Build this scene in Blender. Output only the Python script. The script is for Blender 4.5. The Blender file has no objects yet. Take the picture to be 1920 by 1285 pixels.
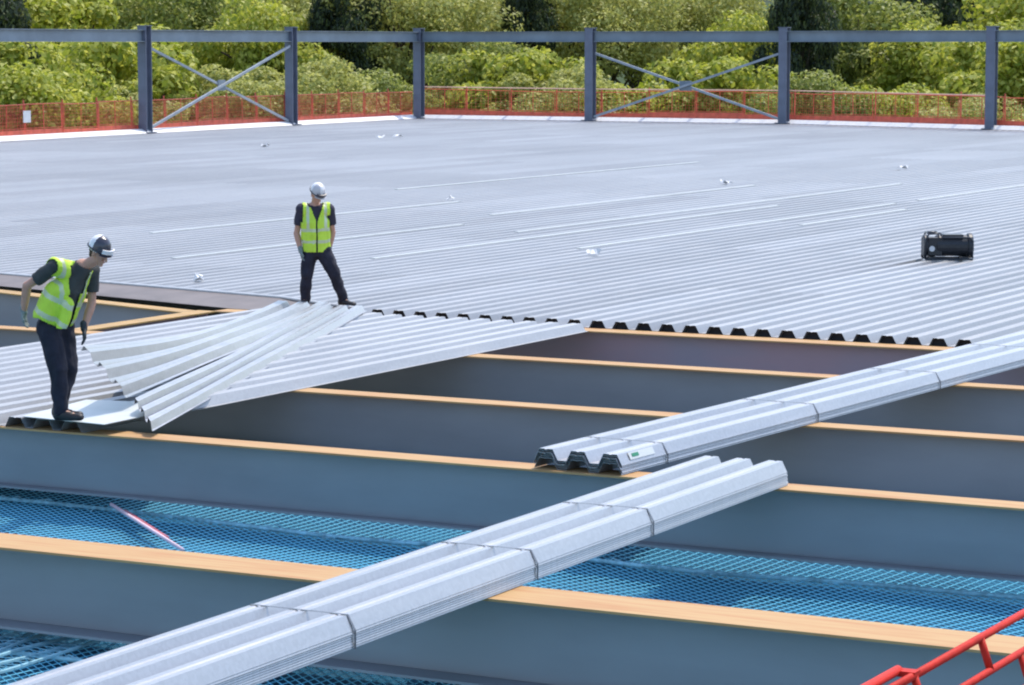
import bpy, bmesh, math, random
import numpy as np
from mathutils import Vector, Matrix, Quaternion

SC = bpy.context.scene
COL = SC.collection
random.seed(7)
# ------------------------------------------------------------------ camera, world, sun, exposure
FPX, CAM_H, HOR = 5289.0, 3.7, 80.0            # focal length in px at 1920 wide, camera height over the deck, horizon row
PITCH = math.atan((642.5 - HOR) / FPX)
cam = bpy.data.cameras.new('camera')
cam_o = bpy.data.objects.new('camera', cam); COL.objects.link(cam_o)
cam.sensor_width = 36; cam.lens = 36 * FPX / 1920
cam.clip_start = 0.5; cam.clip_end = 3000
cam_o.location = (0, 0, CAM_H); cam_o.rotation_euler = (math.pi / 2 - PITCH, 0, 0)
SC.camera = cam_o
TH = math.atan2(-.471, .882)                   # heading of the steel grid: u along the beams, v along the sheets
CU, SU = math.cos(TH), math.sin(TH)
def W(u, v, z=0): return Vector((u * CU - v * SU, u * SU + v * CU, z))
SUN_EL, sd = math.radians(63), W(.10, .50)    # towards the sun
SUN_DIR = Vector((sd.x, sd.y, 0)).normalized() * math.cos(SUN_EL) + Vector((0, 0, math.sin(SUN_EL)))
world = bpy.data.worlds.new("World"); SC.world = world; world.use_nodes = True
wn = world.node_tree; wn.nodes.clear()
sky = wn.nodes.new('ShaderNodeTexSky'); sky.sky_type = 'NISHITA'; sky.sun_disc = False
sky.sun_elevation = SUN_EL; sky.sun_rotation = math.atan2(SUN_DIR.x, SUN_DIR.y)
sky.dust_density = 1.5; sky.ozone_density = 1.5
bg = wn.nodes.new('ShaderNodeBackground'); bg.inputs[1].default_value = 0.15
wo = wn.nodes.new('ShaderNodeOutputWorld')
wn.links.new(sky.outputs[0], bg.inputs[0]); wn.links.new(bg.outputs[0], wo.inputs[0])
sun = bpy.data.lights.new('sun', 'SUN'); sun.energy = 2.0; sun.angle = math.radians(.5); sun.color = (1, .93, .82)
sun_o = bpy.data.objects.new('sun', sun); COL.objects.link(sun_o)
sun_o.rotation_euler = SUN_DIR.to_track_quat('Z', 'Y').to_euler(); sun_o.location = (0, 0, 60)
vs = SC.view_settings; vs.view_transform = 'Standard'; vs.look = 'None'; vs.exposure = 1.0; vs.gamma = 1
SC.cycles.filter_width = 2.1; SC.cycles.max_bounces = 6; SC.cycles.transparent_max_bounces = 16

# ------------------------------------------------------------------ materials
def mat(name, col, rough=.6, metal=0., noise=0., nscale=4., bump=0., bscale=30., stretch=(1, 1, 1), col2=None, coat=0., lo=.35, hi=.65, alpha=1.):
    m = bpy.data.materials.new(name); m.use_nodes = True
    nt = m.node_tree; b = nt.nodes['Principled BSDF']; L = nt.links.new
    b.inputs['Roughness'].default_value = rough; b.inputs['Metallic'].default_value = metal
    b.inputs['Coat Weight'].default_value = coat
    b.inputs['Base Color'].default_value = (*col, 1); b.inputs['Alpha'].default_value = alpha
    if noise or col2 or bump:
        tc = nt.nodes.new('ShaderNodeTexCoord'); mp = nt.nodes.new('ShaderNodeMapping'); mp.inputs['Scale'].default_value = stretch
        L(tc.outputs['Object'], mp.inputs[0])
    if noise or col2:
        n = nt.nodes.new('ShaderNodeTexNoise'); n.inputs['Scale'].default_value = nscale; n.inputs['Detail'].default_value = 6
        L(mp.outputs[0], n.inputs['Vector'])
        r = nt.nodes.new('ShaderNodeValToRGB'); c2 = col2 or tuple(c * (1 - noise) for c in col)
        r.color_ramp.elements[0].position = lo; r.color_ramp.elements[1].position = hi
        r.color_ramp.elements[0].color = (*c2, 1); r.color_ramp.elements[1].color = (*col, 1)
        L(n.outputs['Fac'], r.inputs[0]); L(r.outputs[0], b.inputs['Base Color'])
    if bump:
        n2 = nt.nodes.new('ShaderNodeTexNoise'); n2.inputs['Scale'].default_value = bscale; L(mp.outputs[0], n2.inputs['Vector'])
        bp = nt.nodes.new('ShaderNodeBump'); bp.inputs['Strength'].default_value = bump; bp.inputs['Distance'].default_value = .02
        L(n2.outputs['Fac'], bp.inputs['Height']); L(bp.outputs[0], b.inputs['Normal'])
    return m

def galv(name, col, rough, metal, pu=1.0, pv=7.6, tone=.12, spangle=.10):
    """zinc coated sheet: tone changes from sheet to sheet, streaks along the ribs, spangle"""
    m = bpy.data.materials.new(name); m.use_nodes = True
    nt = m.node_tree; b = nt.nodes['Principled BSDF']; L = nt.links.new
    b.inputs['Metallic'].default_value = metal
    tc = nt.nodes.new('ShaderNodeTexCoord')
    sp = nt.nodes.new('ShaderNodeSeparateXYZ'); L(tc.outputs['Object'], sp.inputs[0])
    def mth(op, a, b_=None):
        k = nt.nodes.new('ShaderNodeMath'); k.operation = op
        for i, q in enumerate((a, b_)):
            if q is None: continue
            if isinstance(q, (int, float)): k.inputs[i].default_value = q
            else: L(q, k.inputs[i])
        return k.outputs[0]
    fu = mth('FLOOR', mth('DIVIDE', sp.outputs[0], pu)); fv = mth('FLOOR', mth('DIVIDE', sp.outputs[1], pv))
    cb = nt.nodes.new('ShaderNodeCombineXYZ'); L(fu, cb.inputs[0]); L(fv, cb.inputs[1])
    wnz = nt.nodes.new('ShaderNodeTexWhiteNoise'); wnz.noise_dimensions = '2D'; L(cb.outputs[0], wnz.inputs['Vector'])
    mp = nt.nodes.new('ShaderNodeMapping'); mp.inputs['Scale'].default_value = (7, .5, 7); L(tc.outputs['Object'], mp.inputs[0])
    n = nt.nodes.new('ShaderNodeTexNoise'); n.inputs['Scale'].default_value = 1.6; n.inputs['Detail'].default_value = 7; L(mp.outputs[0], n.inputs['Vector'])
    n3 = nt.nodes.new('ShaderNodeTexNoise'); n3.inputs['Scale'].default_value = .09; n3.inputs['Detail'].default_value = 3; L(tc.outputs['Object'], n3.inputs['Vector'])
    v = nt.nodes.new('ShaderNodeTexVoronoi'); v.inputs['Scale'].default_value = 38; L(tc.outputs['Object'], v.inputs['Vector'])
    sv = nt.nodes.new('ShaderNodeSeparateColor'); L(v.outputs['Color'], sv.inputs[0])
    t = mth('ADD', mth('MULTIPLY', mth('SUBTRACT', wnz.outputs['Value'], .5), tone * 2), 1.0)
    t = mth('ADD', t, mth('MULTIPLY', mth('SUBTRACT', n.outputs['Fac'], .5), .34))
    t = mth('ADD', t, mth('MULTIPLY', mth('SUBTRACT', n3.outputs['Fac'], .5), .45))
    t = mth('ADD', t, mth('MULTIPLY', mth('SUBTRACT', sv.outputs[0], .5), spangle))
    mx = nt.nodes.new('ShaderNodeVectorMath'); mx.operation = 'SCALE'; mx.inputs[0].default_value = col; L(t, mx.inputs['Scale'])
    L(mx.outputs[0], b.inputs['Base Color'])
    rr = mth('ADD', mth('MULTIPLY', n.outputs['Fac'], .22), rough - .1); L(rr, b.inputs['Roughness'])
    bp = nt.nodes.new('ShaderNodeBump'); bp.inputs['Strength'].default_value = .12; bp.inputs['Distance'].default_value = .01
    L(n.outputs['Fac'], bp.inputs['Height']); L(bp.outputs[0], b.inputs['Normal'])
    return m

M = {}
M['deck'] = galv('galvanised_deck', (.295, .302, .315), .45, .45, tone=.11)
M['sheet'] = galv('galvanised_sheet', (.35, .36, .375), .46, .4, pu=.9, pv=30, tone=.05)
M['sheet_new'] = galv('galvanised_sheet_new', (.40, .405, .42), .36, .6, pu=.9, pv=30, tone=.05)
M['flash'] = mat('pale_flashing', (.60, .62, .60), .4, .2, noise=.12, nscale=3)
M['brown_flash'] = mat('brown_grey_strip', (.19, .16, .15), .6, .1, noise=.3, nscale=1.5)
M['web'] = mat('slate_paint', (.275, .29, .318), .5, 0, noise=.22, nscale=1.2, bump=.05, bscale=6, stretch=(.35, 1, 1.2))
M['webred'] = mat('reddish_web_shade', (.40, .27, .30), .5, 0, noise=.3, nscale=1.2, stretch=(.35, 1, 1), col2=(.30, .28, .34))  # web colour with the reddish shade of the interior painted in
M['cream'] = mat('buff_flange_top', (.45, .28, .12), .7, 0, noise=.2, nscale=3.2, stretch=(.35, 5, 1), col2=(.40, .19, .07), lo=.3, hi=.56)
M['yellow'] = mat('yellow_flange_top', (.48, .29, .09), .6, 0, noise=.25, nscale=2, stretch=(.5, 3, 1))
M['column'] = mat('column_paint', (.17, .19, .25), .5, 0, noise=.2, nscale=2)
M['rail_steel'] = mat('top_beam_paint', (.24, .29, .34), .5, 0, noise=.25, nscale=.8)
M['brace'] = mat('pale_brace_paint', (.36, .40, .44), .5, 0, noise=.2, nscale=2)
M['red'] = mat('red_barrier_paint', (.85, .15, .08), .5, 0, noise=.3, nscale=3)
M['red_glossy'] = mat('red_gloss_paint', (.62, .028, .016), .62, 0, noise=.25, nscale=8)
M['red_glossy'].node_tree.nodes['Principled BSDF'].inputs['Specular IOR Level'].default_value = .2
M['orange_line'] = mat('pale_orange_rail', (.85, .52, .38), .5)
M['white'] = mat('white_paint', (.75, .75, .75), .5, 0, noise=.1, nscale=9)
M['netb'] = mat('blue_net_cord', (.17, .60, .80), .6)
M['netc'] = mat('cyan_rope', (.42, .78, .90), .6, 0, noise=.4, nscale=14)
M['liner'] = mat('dark_blue_debris_liner', (.005, .095, .18), 1., 0, noise=.4, nscale=1.1)
M['black'] = mat('black_plastic', (.025, .028, .035), .4, 0, noise=.3, nscale=20)
M['blacksteel'] = mat('dark_tube', (.05, .055, .065), .3, .5)
M['strapm'] = mat('steel_strap', (.13, .14, .16), .4, .4)
M['darkcav'] = mat('painted_rib_shade', (.03, .03, .035), .9)  # near black colour painted in as shade under the ribs
M['concrete'] = mat('concrete_floor', (.22, .22, .21), .8, 0, noise=.3, nscale=.4)
M['cladding'] = mat('grey_wall_cladding', (.18, .20, .22), .6, .1, noise=.15, nscale=.5)
M['grassland'] = mat('grass_ground', (.07, .11, .03), .9, 0, noise=.5, nscale=.12, col2=(.03, .05, .015))
M['hill'] = mat('wooded_hill', (.05, .09, .02), .95, 0, nscale=.25, col2=(.015, .03, .008), bump=1, bscale=.6)
M['bark'] = mat('bark', (.10, .075, .05), .9, 0, noise=.5, nscale=5, bump=.4, bscale=12, stretch=(1, 1, .3))
M['skin'] = mat('skin', (.52, .28, .20), .5, 0, noise=.12, nscale=12)
M['shirt'] = mat('dark_tshirt', (.035, .032, .055), .85, 0, noise=.3, nscale=9, bump=.4, bscale=14)
M['shirtg'] = mat('dark_olive_shirt', (.055, .06, .06), .85, 0, noise=.3, nscale=9, bump=.4, bscale=14)
M['trouser'] = mat('navy_work_trousers', (.018, .018, .035), .85, 0, noise=.4, nscale=8, bump=.6, bscale=11)
M['boot'] = mat('black_leather', (.02, .018, .02), .5, 0, noise=.3, nscale=18)
M['glove'] = mat('grey_glove', (.22, .27, .27), .8, 0, noise=.3, nscale=20)
M['gloved'] = mat('dark_glove', (.04, .05, .06), .8, 0, noise=.3, nscale=20)
M['hivis'] = mat('hi_vis_yellow', (.56, .80, .06), .7, 0, noise=.12, nscale=7, bump=.5, bscale=9)
M['reflect'] = mat('reflective_tape', (.58, .66, .42), .4, .2, noise=.1, nscale=10)
M['hair'] = mat('dark_hair', (.03, .02, .015), .7)
M['helmet'] = mat('white_helmet', (.82, .80, .80), .3, 0, coat=.4)
M['helmetg'] = mat('pale_grey_helmet', (.55, .53, .55), .35, 0, coat=.4)
M['helmetd'] = mat('dark_helmet', (.04, .04, .06), .3, 0, coat=.4)
def leafmat(name, c1, c2, c3):
    m = bpy.data.materials.new(name); m.use_nodes = True
    nt = m.node_tree; b = nt.nodes['Principled BSDF']; L = nt.links.new
    g = nt.nodes.new('ShaderNodeNewGeometry'); r = nt.nodes.new('ShaderNodeValToRGB')
    e = r.color_ramp.elements; e[0].color = (*c1, 1); e[1].color = (*c3, 1); k = e.new(.55); k.color = (*c2, 1)
    L(g.outputs['Random Per Island'], r.inputs[0]); L(r.outputs[0], b.inputs['Base Color'])
    b.inputs['Roughness'].default_value = .55
    tr = nt.nodes.new('ShaderNodeBsdfTranslucent'); L(r.outputs[0], tr.inputs[0])
    ms = nt.nodes.new('ShaderNodeMixShader'); ms.inputs[0].default_value = .45
    L(b.outputs[0], ms.inputs[1]); L(tr.outputs[0], ms.inputs[2]); L(ms.outputs[0], nt.nodes['Material Output'].inputs[0])
    return m
M['leaf_bright'] = leafmat('leaf_bright', (.22, .28, .02), (.44, .47, .06), (.64, .62, .13))
M['leaf_mid'] = leafmat('leaf_mid', (.14, .18, .03), (.29, .33, .07), (.48, .50, .12))
M['leaf_olive'] = leafmat('leaf_olive', (.28, .30, .07), (.46, .47, .12), (.64, .62, .21))
M['leaf_gap_shade'] = leafmat('leaf_gap_shade', (.02, .035, .018), (.05, .075, .03), (.13, .17, .05))  # dark leaf colour stands in for shade in the gaps between crowns

# ------------------------------------------------------------------ helpers
class MB:
    """collects boxes, tubes and raw faces, linked as ONE mesh object"""
    def __init__(s): s.v = []; s.f = []; s.mi = []
    def raw(s, vs_, fs, mi=0):
        o = len(s.v); s.v += [tuple(p) for p in vs_]; s.f += [tuple(i + o for i in f) for f in fs]; s.mi += [mi] * len(fs); return s
    def box(s, x0, x1, y0, y1, z0, z1, mi=0):
        return s.raw([(x0,y0,z0),(x1,y0,z0),(x1,y1,z0),(x0,y1,z0),(x0,y0,z1),(x1,y0,z1),(x1,y1,z1),(x0,y1,z1)],
                     [(0,3,2,1),(4,5,6,7),(0,1,5,4),(1,2,6,5),(2,3,7,6),(3,0,4,7)], mi)
    def tube(s, pts, r, n=8, mi=0, closed=True):
        pts = [Vector(p) for p in pts]; rs = r if isinstance(r, (list, tuple)) else [r] * len(pts)
        vs_, fs = [], []; a = None
        for i, p in enumerate(pts):
            d = (pts[min(i + 1, len(pts) - 1)] - pts[max(i - 1, 0)]).normalized()
            if a is None: a = d.orthogonal().normalized()
            a = (a - d * a.dot(d)).normalized(); b = d.cross(a)
            for k in range(n):
                t = 2 * math.pi * k / n; vs_.append(p + (a * math.cos(t) + b * math.sin(t)) * rs[i])
        for i in range(len(pts) - 1):
            for k in range(n): fs.append((i*n+k, i*n+(k+1)%n, (i+1)*n+(k+1)%n, (i+1)*n+k))
        if closed: fs.append(tuple(range(n))[::-1]); fs.append(tuple((len(pts)-1)*n + k for k in range(n)))
        return s.raw(vs_, fs, mi)
    def beam(s, a, b, w, h, up=(0, 0, 1), mi=0):
        a, b = Vector(a), Vector(b); d = (b - a).normalized(); sd_ = d.cross(Vector(up)).normalized(); u_ = sd_.cross(d)
        vs_ = [p + sd_ * (i * w / 2) + u_ * (j * h / 2) for p in (a, b) for i, j in ((-1,-1),(1,-1),(1,1),(-1,1))]
        return s.raw(vs_, [(0,1,2,3),(7,6,5,4),(0,4,5,1),(1,5,6,2),(2,6,7,3),(3,7,4,0)], mi)
    def mesh(s, name):
        me = bpy.data.meshes.new(name); me.from_pydata(s.v, [], s.f)
        if any(s.mi): me.polygons.foreach_set('material_index', s.mi)
        return me
    def build(s, name, m, parent=None, loc=(0,0,0), rz=0., smooth=False, bevel=0.):
        me = s.mesh(name); return link(name, me, m, parent, loc, rz, smooth, bevel)
def link(name, me, m, parent=None, loc=(0,0,0), rz=0., smooth=False, bevel=0.):
    for k in (m if isinstance(m, (list, tuple)) else [m]): me.materials.append(M[k])
    if smooth: me.polygons.foreach_set('use_smooth', [True] * len(me.polygons))
    o = bpy.data.objects.new(name, me); COL.objects.link(o); o.location = loc; o.rotation_euler = (0, 0, rz); o.parent = parent
    if bevel:
        b = o.modifiers.new('b', 'BEVEL'); b.width = bevel; b.segments = 2; b.limit_method = 'ANGLE'
    return o
def tag(o, label=None, cat=None, group=None, kind=None):
    if label: o['label'] = label
    if cat: o['category'] = cat
    if group: o['group'] = group
    if kind: o['kind'] = kind
    return o
def empty(name, loc, rz, label, cat, group=None):
    o = bpy.data.objects.new(name, None); COL.objects.link(o); o.location = loc; o.rotation_euler = (0, 0, rz); o.empty_display_size = .2
    return tag(o, label, cat, group)
def copy_tree(o, parent=None):
    c = o.copy(); COL.objects.link(c); c.parent = parent
    for ch in [k for k in COL.objects if k.parent == o]: copy_tree(ch, c)
    return c

# ------------------------------------------------------------------ setting: ground, hill, floor, walls
g = MB().raw([(-900, -300, 0), (900, -300, 0), (900, 1500, 0), (-900, 1500, 0)], [(0, 1, 2, 3)])
tag(g.build('ground', 'grassland', loc=(0, 0, -9.2)), kind='structure')
hv, hf, NX, NY = [], [], 60, 16
for j in range(NY):
    for i in range(NX):
        x = -300 + 600 * i / (NX - 1); y = 215 + 20 * j
        hv.append((x, y, -9.5 + 26 * (1 - math.exp(-j / 3.0)) + 2.5 * math.sin(x * .05 + j) * min(1, j / 2) + random.uniform(-.6, .6)))
for j in range(NY - 1):
    for i in range(NX - 1): hf.append((j*NX+i, j*NX+i+1, (j+1)*NX+i+1, (j+1)*NX+i))
tag(MB().raw(hv, hf).build('hill', 'hill', smooth=True), kind='structure')
FARV, LEFTU = 117.2, -67.75
def left_u(v): return LEFTU + (FARV - v) * .066
fl = MB().box(-67, 14, -6, 112, -9.1, -9.0)
tag(fl.build('warehouse_floor', 'concrete', rz=TH), kind='structure')
wl = MB(); wl.beam((-67.3, 116.6, -4.6), (-48.5, 116.6, -4.6), .2, 8.8); wl.beam((-48.5, 116.4, -4.6), (-30, 109.9, -4.6), .2, 8.8); wl.beam((-67.4, 116.4, -4.6), (-62.5, 42, -4.6), .2, 8.8)
tag(wl.build('warehouse_wall', 'cladding', rz=TH), 'dark grey clad outer wall under the far edges of the deck', 'wall')

# ------------------------------------------------------------------ roof deck (corrugated galvanised steel)
PIT, RH = .3333, .094
def prof(u0, nrib, lead=True):
    """(u, z) outline of nrib ribs starting at valley u0"""
    pts = []
    for k in range(nrib):
        b = u0 + k * PIT
        pts += [(b, 0), (b + .045, 0), (b + .096, RH), (b + .145, RH), (b+.165, RH-.006), (b+.185, RH), (b + .235, RH), (b + .288, 0)]
    pts.append((u0 + nrib * PIT, 0)); return pts
def near_edge(u):           # v of the near edge of the fixed decking
    return max(near_edge0(u), FARV - max(0, u - LEFTU) / .066)
def near_edge0(u):
    if u > -19.9: return 32.80
    if u > -21.74: return 32.80 + (-19.9 - u) / 1.84 * .95
    return 33.75 + (-21.74 - u) * .232
def far_edge(u):            # the far edge bends on the right
    return FARV if u < -48.5 else FARV - (u + 48.5) * .36
nr = int((14 - LEFTU) / PIT); U0 = LEFTU
pts = prof(U0, nr); vs_, fs = [], []
for (u, z) in pts:
    a, b = near_edge(u), far_edge(u)
    vs_ += [(u, a, z), (u, a + min(6, (b - a) * .3), z), (u, a + (b - a) * .6, z), (u, b, z)]
for i in range(len(pts) - 1):
    for k in range(3): fs.append((i*4+k, (i+1)*4+k, (i+1)*4+k+1, i*4+k+1))
deck = MB().raw(vs_, fs).build('roof_deck', 'deck', rz=TH)
tag(deck, 'broad pale galvanised ribbed metal deck fixed over the far half of the roof', 'roof deck')
for u, a, b in ((-22.45, 44.2, 60.0), (-22.45, 61.5, 72.5), (-24.45, 40.5, 58.0), (-25.45, 47.5, 68.5), (-27.45, 39.0, 49.0), (-28.45, 52.0, 66.0), (-31.45, 44.0, 56.0), (-35.45, 60, 78), (-21.45, 52, 58)):
    k = U0 + round((u - U0) / PIT) * PIT
    MB().box(k + .092, k + .190, a, b, RH + .001, RH + .014).build('lap_strip', 'flash', deck)
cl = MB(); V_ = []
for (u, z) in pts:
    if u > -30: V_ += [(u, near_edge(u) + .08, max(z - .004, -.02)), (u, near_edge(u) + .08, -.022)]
cl.raw(V_, [(2*i, 2*i+1, 2*i+3, 2*i+2) for i in range(len(V_)//2 - 1)]).build('rib_end_shade', 'darkcav', deck)
# the dark strip above is added to paint shade into the cut rib ends
# white trim along the far edges
t = MB()
def trim(a, b, n_):
    n_ = Vector(n_); V = []
    for q in (Vector(a), Vector(b)): V += [(q.x - n_.x*.34, q.y - n_.y*.34, .104), (q.x, q.y, .27), (q.x + n_.x*.2, q.y + n_.y*.2, .27), (q.x + n_.x*.2, q.y + n_.y*.2, -.25)]
    t.raw(V, [(0, 1, 5, 4), (1, 2, 6, 5), (2, 3, 7, 6)])
trim((LEFTU, FARV, 0), (-48.5, FARV, 0), (0, 1, 0)); trim((-48.5, FARV, 0), (14, far_edge(14), 0), (.34, .94, 0)); trim((left_u(42), 42, 0), (LEFTU, FARV, 0), (-.998, .066, 0))
tag(t.build('edge_trim', 'white', rz=TH), 'thin white metal trim along the far edges of the deck', 'trim')
# brown grey closing strip in front of the left part of the deck
st = MB(); q = [(-34, near_edge(-34)), (-21.74, 33.75), (-19.95, 32.83)]
top = [(u, v - .01, .085) for u, v in q]; bot = [(-34, 36.06, .004), (-21.9, 32.76, .004), (-20.3, 32.77, .004)]
st.raw(top + bot, [(0, 3, 4, 1), (1, 4, 5, 2)])
so = st.build('edge_flashing', 'brown_flash', rz=TH); sm = so.modifiers.new('s', 'SOLIDIFY'); sm.thickness = .004
ea = MB().tube([(-34, near_edge(-34) - .02, .10), (-21.74, 33.73, .10), (-19.95, 32.82, .10)], .022, 6)
ea.build('edge_angle', 'white', so)
tag(so, 'brown grey sloping closure strip along the left near edge of the deck', 'flashing')

# ------------------------------------------------------------------ steel beams
def beam(v, u0, u1, w, d, topm, webm, label):
    o = empty('steel_beam', W((u0+u1)/2, v, -d), TH, label, 'beam', 'parallel roof beams')
    L = (u1 - u0) / 2
    b = MB().box(-L, L, -.012, .012, .022, d - .022)
    for x in (-L + .3, L - .3): b.box(x-.006, x+.006, -w*.42, -.0125, .0225, d - .0225)
    b.build('web', webm, o)
    MB().box(-L, L, -w/2, w/2, d - .02, d - .002).build('top_flange', topm, o)
    MB().box(-L, L, -w/2*.9, w/2*.9, 0, .02).build('bottom_flange', webm, o)
    return o
beam(16.58, -34, 8, .50, .62, 'cream', 'web', 'nearest slate blue roof beam with the widest buff top flange')
beam(21.72, -34, 8, .32, .60, 'cream', 'web', 'slate blue roof beam carrying both the near ends of the laid sheets and a sheet bundle end')
beam(25.45, -34, 8, .30, .64, 'cream', 'web', 'third slate blue roof beam from the camera, passing under one sheet bundle')
beam(29.25, -34, 8, .30, .64, 'cream', 'web', 'fourth slate blue roof beam from the camera, second before the cut deck edge')
beam(32.58, -22.0, 8, .36, .66, 'cream', 'webred', 'roof beam with reddish shade painted into its web, directly under the cut ribbed edge of the deck')
sk = beam(33.9, -5.9, 5.9, .30, .60, 'yellow', 'web', 'slate roof beam set at a slight angle, along the left near edge of the deck')
sk.location = W(-27.7, 33.88, -.60); sk.rotation_euler = (0, 0, TH + math.atan2(-.31, 1)); sk['group'] = ''; del sk['group']
o = empty('cross_beam', W(-22.1, 30.9, -.6), TH, 'short beam with yellow top running between two parallel beams at left', 'beam')
MB().box(-.012, .012, -1.5, 1.5, .022, .578).build('web', 'webred', o)
MB().box(-.15, .15, -1.5, 1.5, .58, .599).build('top_flange', 'yellow', o)
MB().box(-.13, .13, -1.5, 1.5, 0, .02).build('bottom_flange', 'webred', o)

# ------------------------------------------------------------------ corrugated sheets
def sheet_mesh(p, ends, phase=0., nseg=10, warp=None, th=.003):
    """profile p swept in v between ends, solid sheet of thickness th"""
    n = len(p); vs_, fs = [], []
    for j in range(nseg + 1):
        t = j / nseg; v = ends[0] + (ends[1] - ends[0]) * t
        for (u, z) in p:
            for dz in (0, -th): vs_.append(warp(u, t, z + dz) if warp else (u, v, z + dz))
    R = 2 * n
    for j in range(nseg):
        for i in range(n - 1):
            a = j*R + 2*i; fs.append((a, a+2, a+2+R, a+R)); fs.append((a+1, a+1+R, a+3+R, a+3))
        for i in (0, n - 1):
            a = j*R + 2*i; fs.append((a, a+R, a+R+1, a+1))
    for j in (0, nseg):
        for i in range(n - 1):
            a = j*R + 2*i; fs.append((a, a+1, a+3, a+2))
    return MB().raw(vs_, fs)
def sprof(nrib, w=None):
    p = prof(0, nrib); W_ = nrib * PIT; return [(u - W_/2 - .0, z) for u, z in p[1:-1]] if w is None else p

# five laid, unfixed sheets on the beams behind the first worker
words = ['leftmost laid ribbed sheet, along the open gap beside the short yellow topped beam', 'second laid ribbed sheet from the left, under the bending worker',
         'middle one of the five laid ribbed sheets, under the skewed loose sheets', 'fourth laid ribbed sheet from the left, next to the last before the open beams',
         'rightmost laid ribbed sheet, its long edge bordering the open beams']
for k in range(5):
    u0 = -21.15 + k * 1.0
    p = [(u - 0, z) for u, z in prof(0, 3)]
    z0 = .004 + .0045 * (k % 2)
    mb = sheet_mesh(p, (0, 32.30 - 21.54 - .02 * (k % 3)), nseg=8)
    o = mb.build('ribbed_sheet', 'sheet', loc=W(u0, 21.54 + .03 * ((k * 2) % 3), z0), rz=TH)
    tag(o, words[k], 'metal sheet', 'laid ribbed sheets')

# two loose sheets lying askew over them, twisted, near ends lifted
def loose(NL, NR, FL, FR, sag, label):
    NL, NR, FL, FR = map(Vector, (NL, NR, FL, FR)); org = (NL + NR) / 2
    p = prof(0, 3); wd = p[-1][0]
    def warp(u, t, z):
        s = u / wd; a = NL.lerp(NR, s); b = FL.lerp(FR, s); te = t
        q = a.lerp(b, te); q.z = a.z * (1-te)**1.8 + b.z * (1 - (1-te)**1.8) + sag * math.sin(math.pi * t) + z*.72 + .008*math.sin(t*9 + u*5)
        return tuple(q - org)
    o = sheet_mesh(p, (0, 1), nseg=20, warp=warp).build('loose_sheet', 'sheet_new', loc=W(org.x, org.y, org.z), rz=TH)
    return tag(o, label, 'metal sheet', 'loose sheets being placed')
loose((-16.235, 21.64, .80), (-16.23, 22.38, .25), (-20.95, 32.3, .135), (-20.1, 32.5, .13), .0, 'loose ribbed sheet whose lifted corner is held by the bending worker')
loose((-16.05, 22.25, .22), (-15.38, 21.62, .07), (-20.3, 32.45, .115), (-19.45, 32.3, .115), -.02, 'loose ribbed sheet lying askew, its near corner overhanging the open beams')
fl = MB(); q = [(-16.9, 21.60, .112), (-15.85, 21.50, .112), (-15.85, 22.3, .115), (-16.5, 23.0, .12), (-17.1, 22.9, .115)]
fl.raw([(a+16.6, b-22.3, c-.112) for a, b, c in q] + [(a+16.6, b-22.3, c-.118) for a, b, c in q], [(0,1,2,3,4),(9,8,7,6,5)] + [(i,(i+5),(i+1)%5+5,(i+1)%5) for i in range(5)])
tag(fl.build('flat_sheet', 'flash', loc=W(-16.6, 22.3, .112), rz=TH), "pale flat metal piece lying at the bending worker's feet", 'flat sheet')

# ------------------------------------------------------------------ bundles of sheets with straps
def bundle(u, v0, v1, rz, N, dz, straps, label, z0=.0, ws=1.):
    o = empty('sheet_bundle', W(u, v0, z0), TH + rz, label, 'sheet bundle', 'strapped bundles of ribbed sheets')
    L = v1 - v0; p0 = prof(0, 3)[1:-1]; mid = (p0[0][0] + p0[-1][0]) / 2
    p0 = [((a - mid) * ws, b) for a, b in p0]
    p0 = [(p0[0][0] - .0, 0.0)] + p0[1:]
    rnd = random.Random(int(-u * 100))
    for k in range(N):
        j = rnd.uniform(-.02, .02) if k < N - 1 else 0; du = rnd.uniform(-.0035, .0035)
        p = [(a + du, b) for a, b in p0]
        sheet_mesh(p, (j, L + j), nseg=2, th=.0035).build('sheet', 'sheet_new', o, loc=(0, 0, .006 + k * dz))
    top = .006 + (N-1) * dz
    for s in straps:
        path = [(p0[-1][0] + .010, 0.0)] + [(p0[-1][0] + .010, top)] + [(a, b + top + .004) for a, b in reversed(p0) if b > RH - .001 and a > 0.2][:1]
        ribs = [(a, b + top + .005) for a, b in reversed(p0) if b > RH - .001 or b == 0]
        # a band pulled tight over the three crowns and down both sides
        cr = [(a, b) for a, b in p0 if b >= RH - .001]
        path = [(p0[-1][0] + .009, -.002), (p0[-1][0] + .009, top + .004)] + [(a, b + top + .005) for a, b in reversed(cr)] + [(p0[0][0] - .009, top + .004), (p0[0][0] - .009, -.002)]
        vs_, fs = [], []
        for a, b in path:
            vs_ += [(a, s - v0 - .010, b), (a, s - v0 + .010, b)]
        for i in range(len(path) - 1): fs.append((2*i, 2*i+1, 2*i+3, 2*i+2))
        so = MB().raw(vs_, fs).build('strap', 'strapm', o); m = so.modifiers.new('s', 'SOLIDIFY'); m.thickness = .0015
    return o, top, p0
bundle(-9.17, 9.0, 21.75, math.radians(1.0), 8, .0150, (19.0, 17.05, 14.55, 12.0), 'nearest long strapped bundle of three ribbed sheets crossing the lower left corner', 0.0, .87)
b2, top2, p2 = bundle(-10.90, 21.62, 34.2, -math.radians(2.9), 6, .0155, (22.45, 25.6, 28.7, 31.6), 'strapped bundle of ribbed sheets with a cream tag, lying between beam and deck edge', 0.0, .96)
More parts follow.
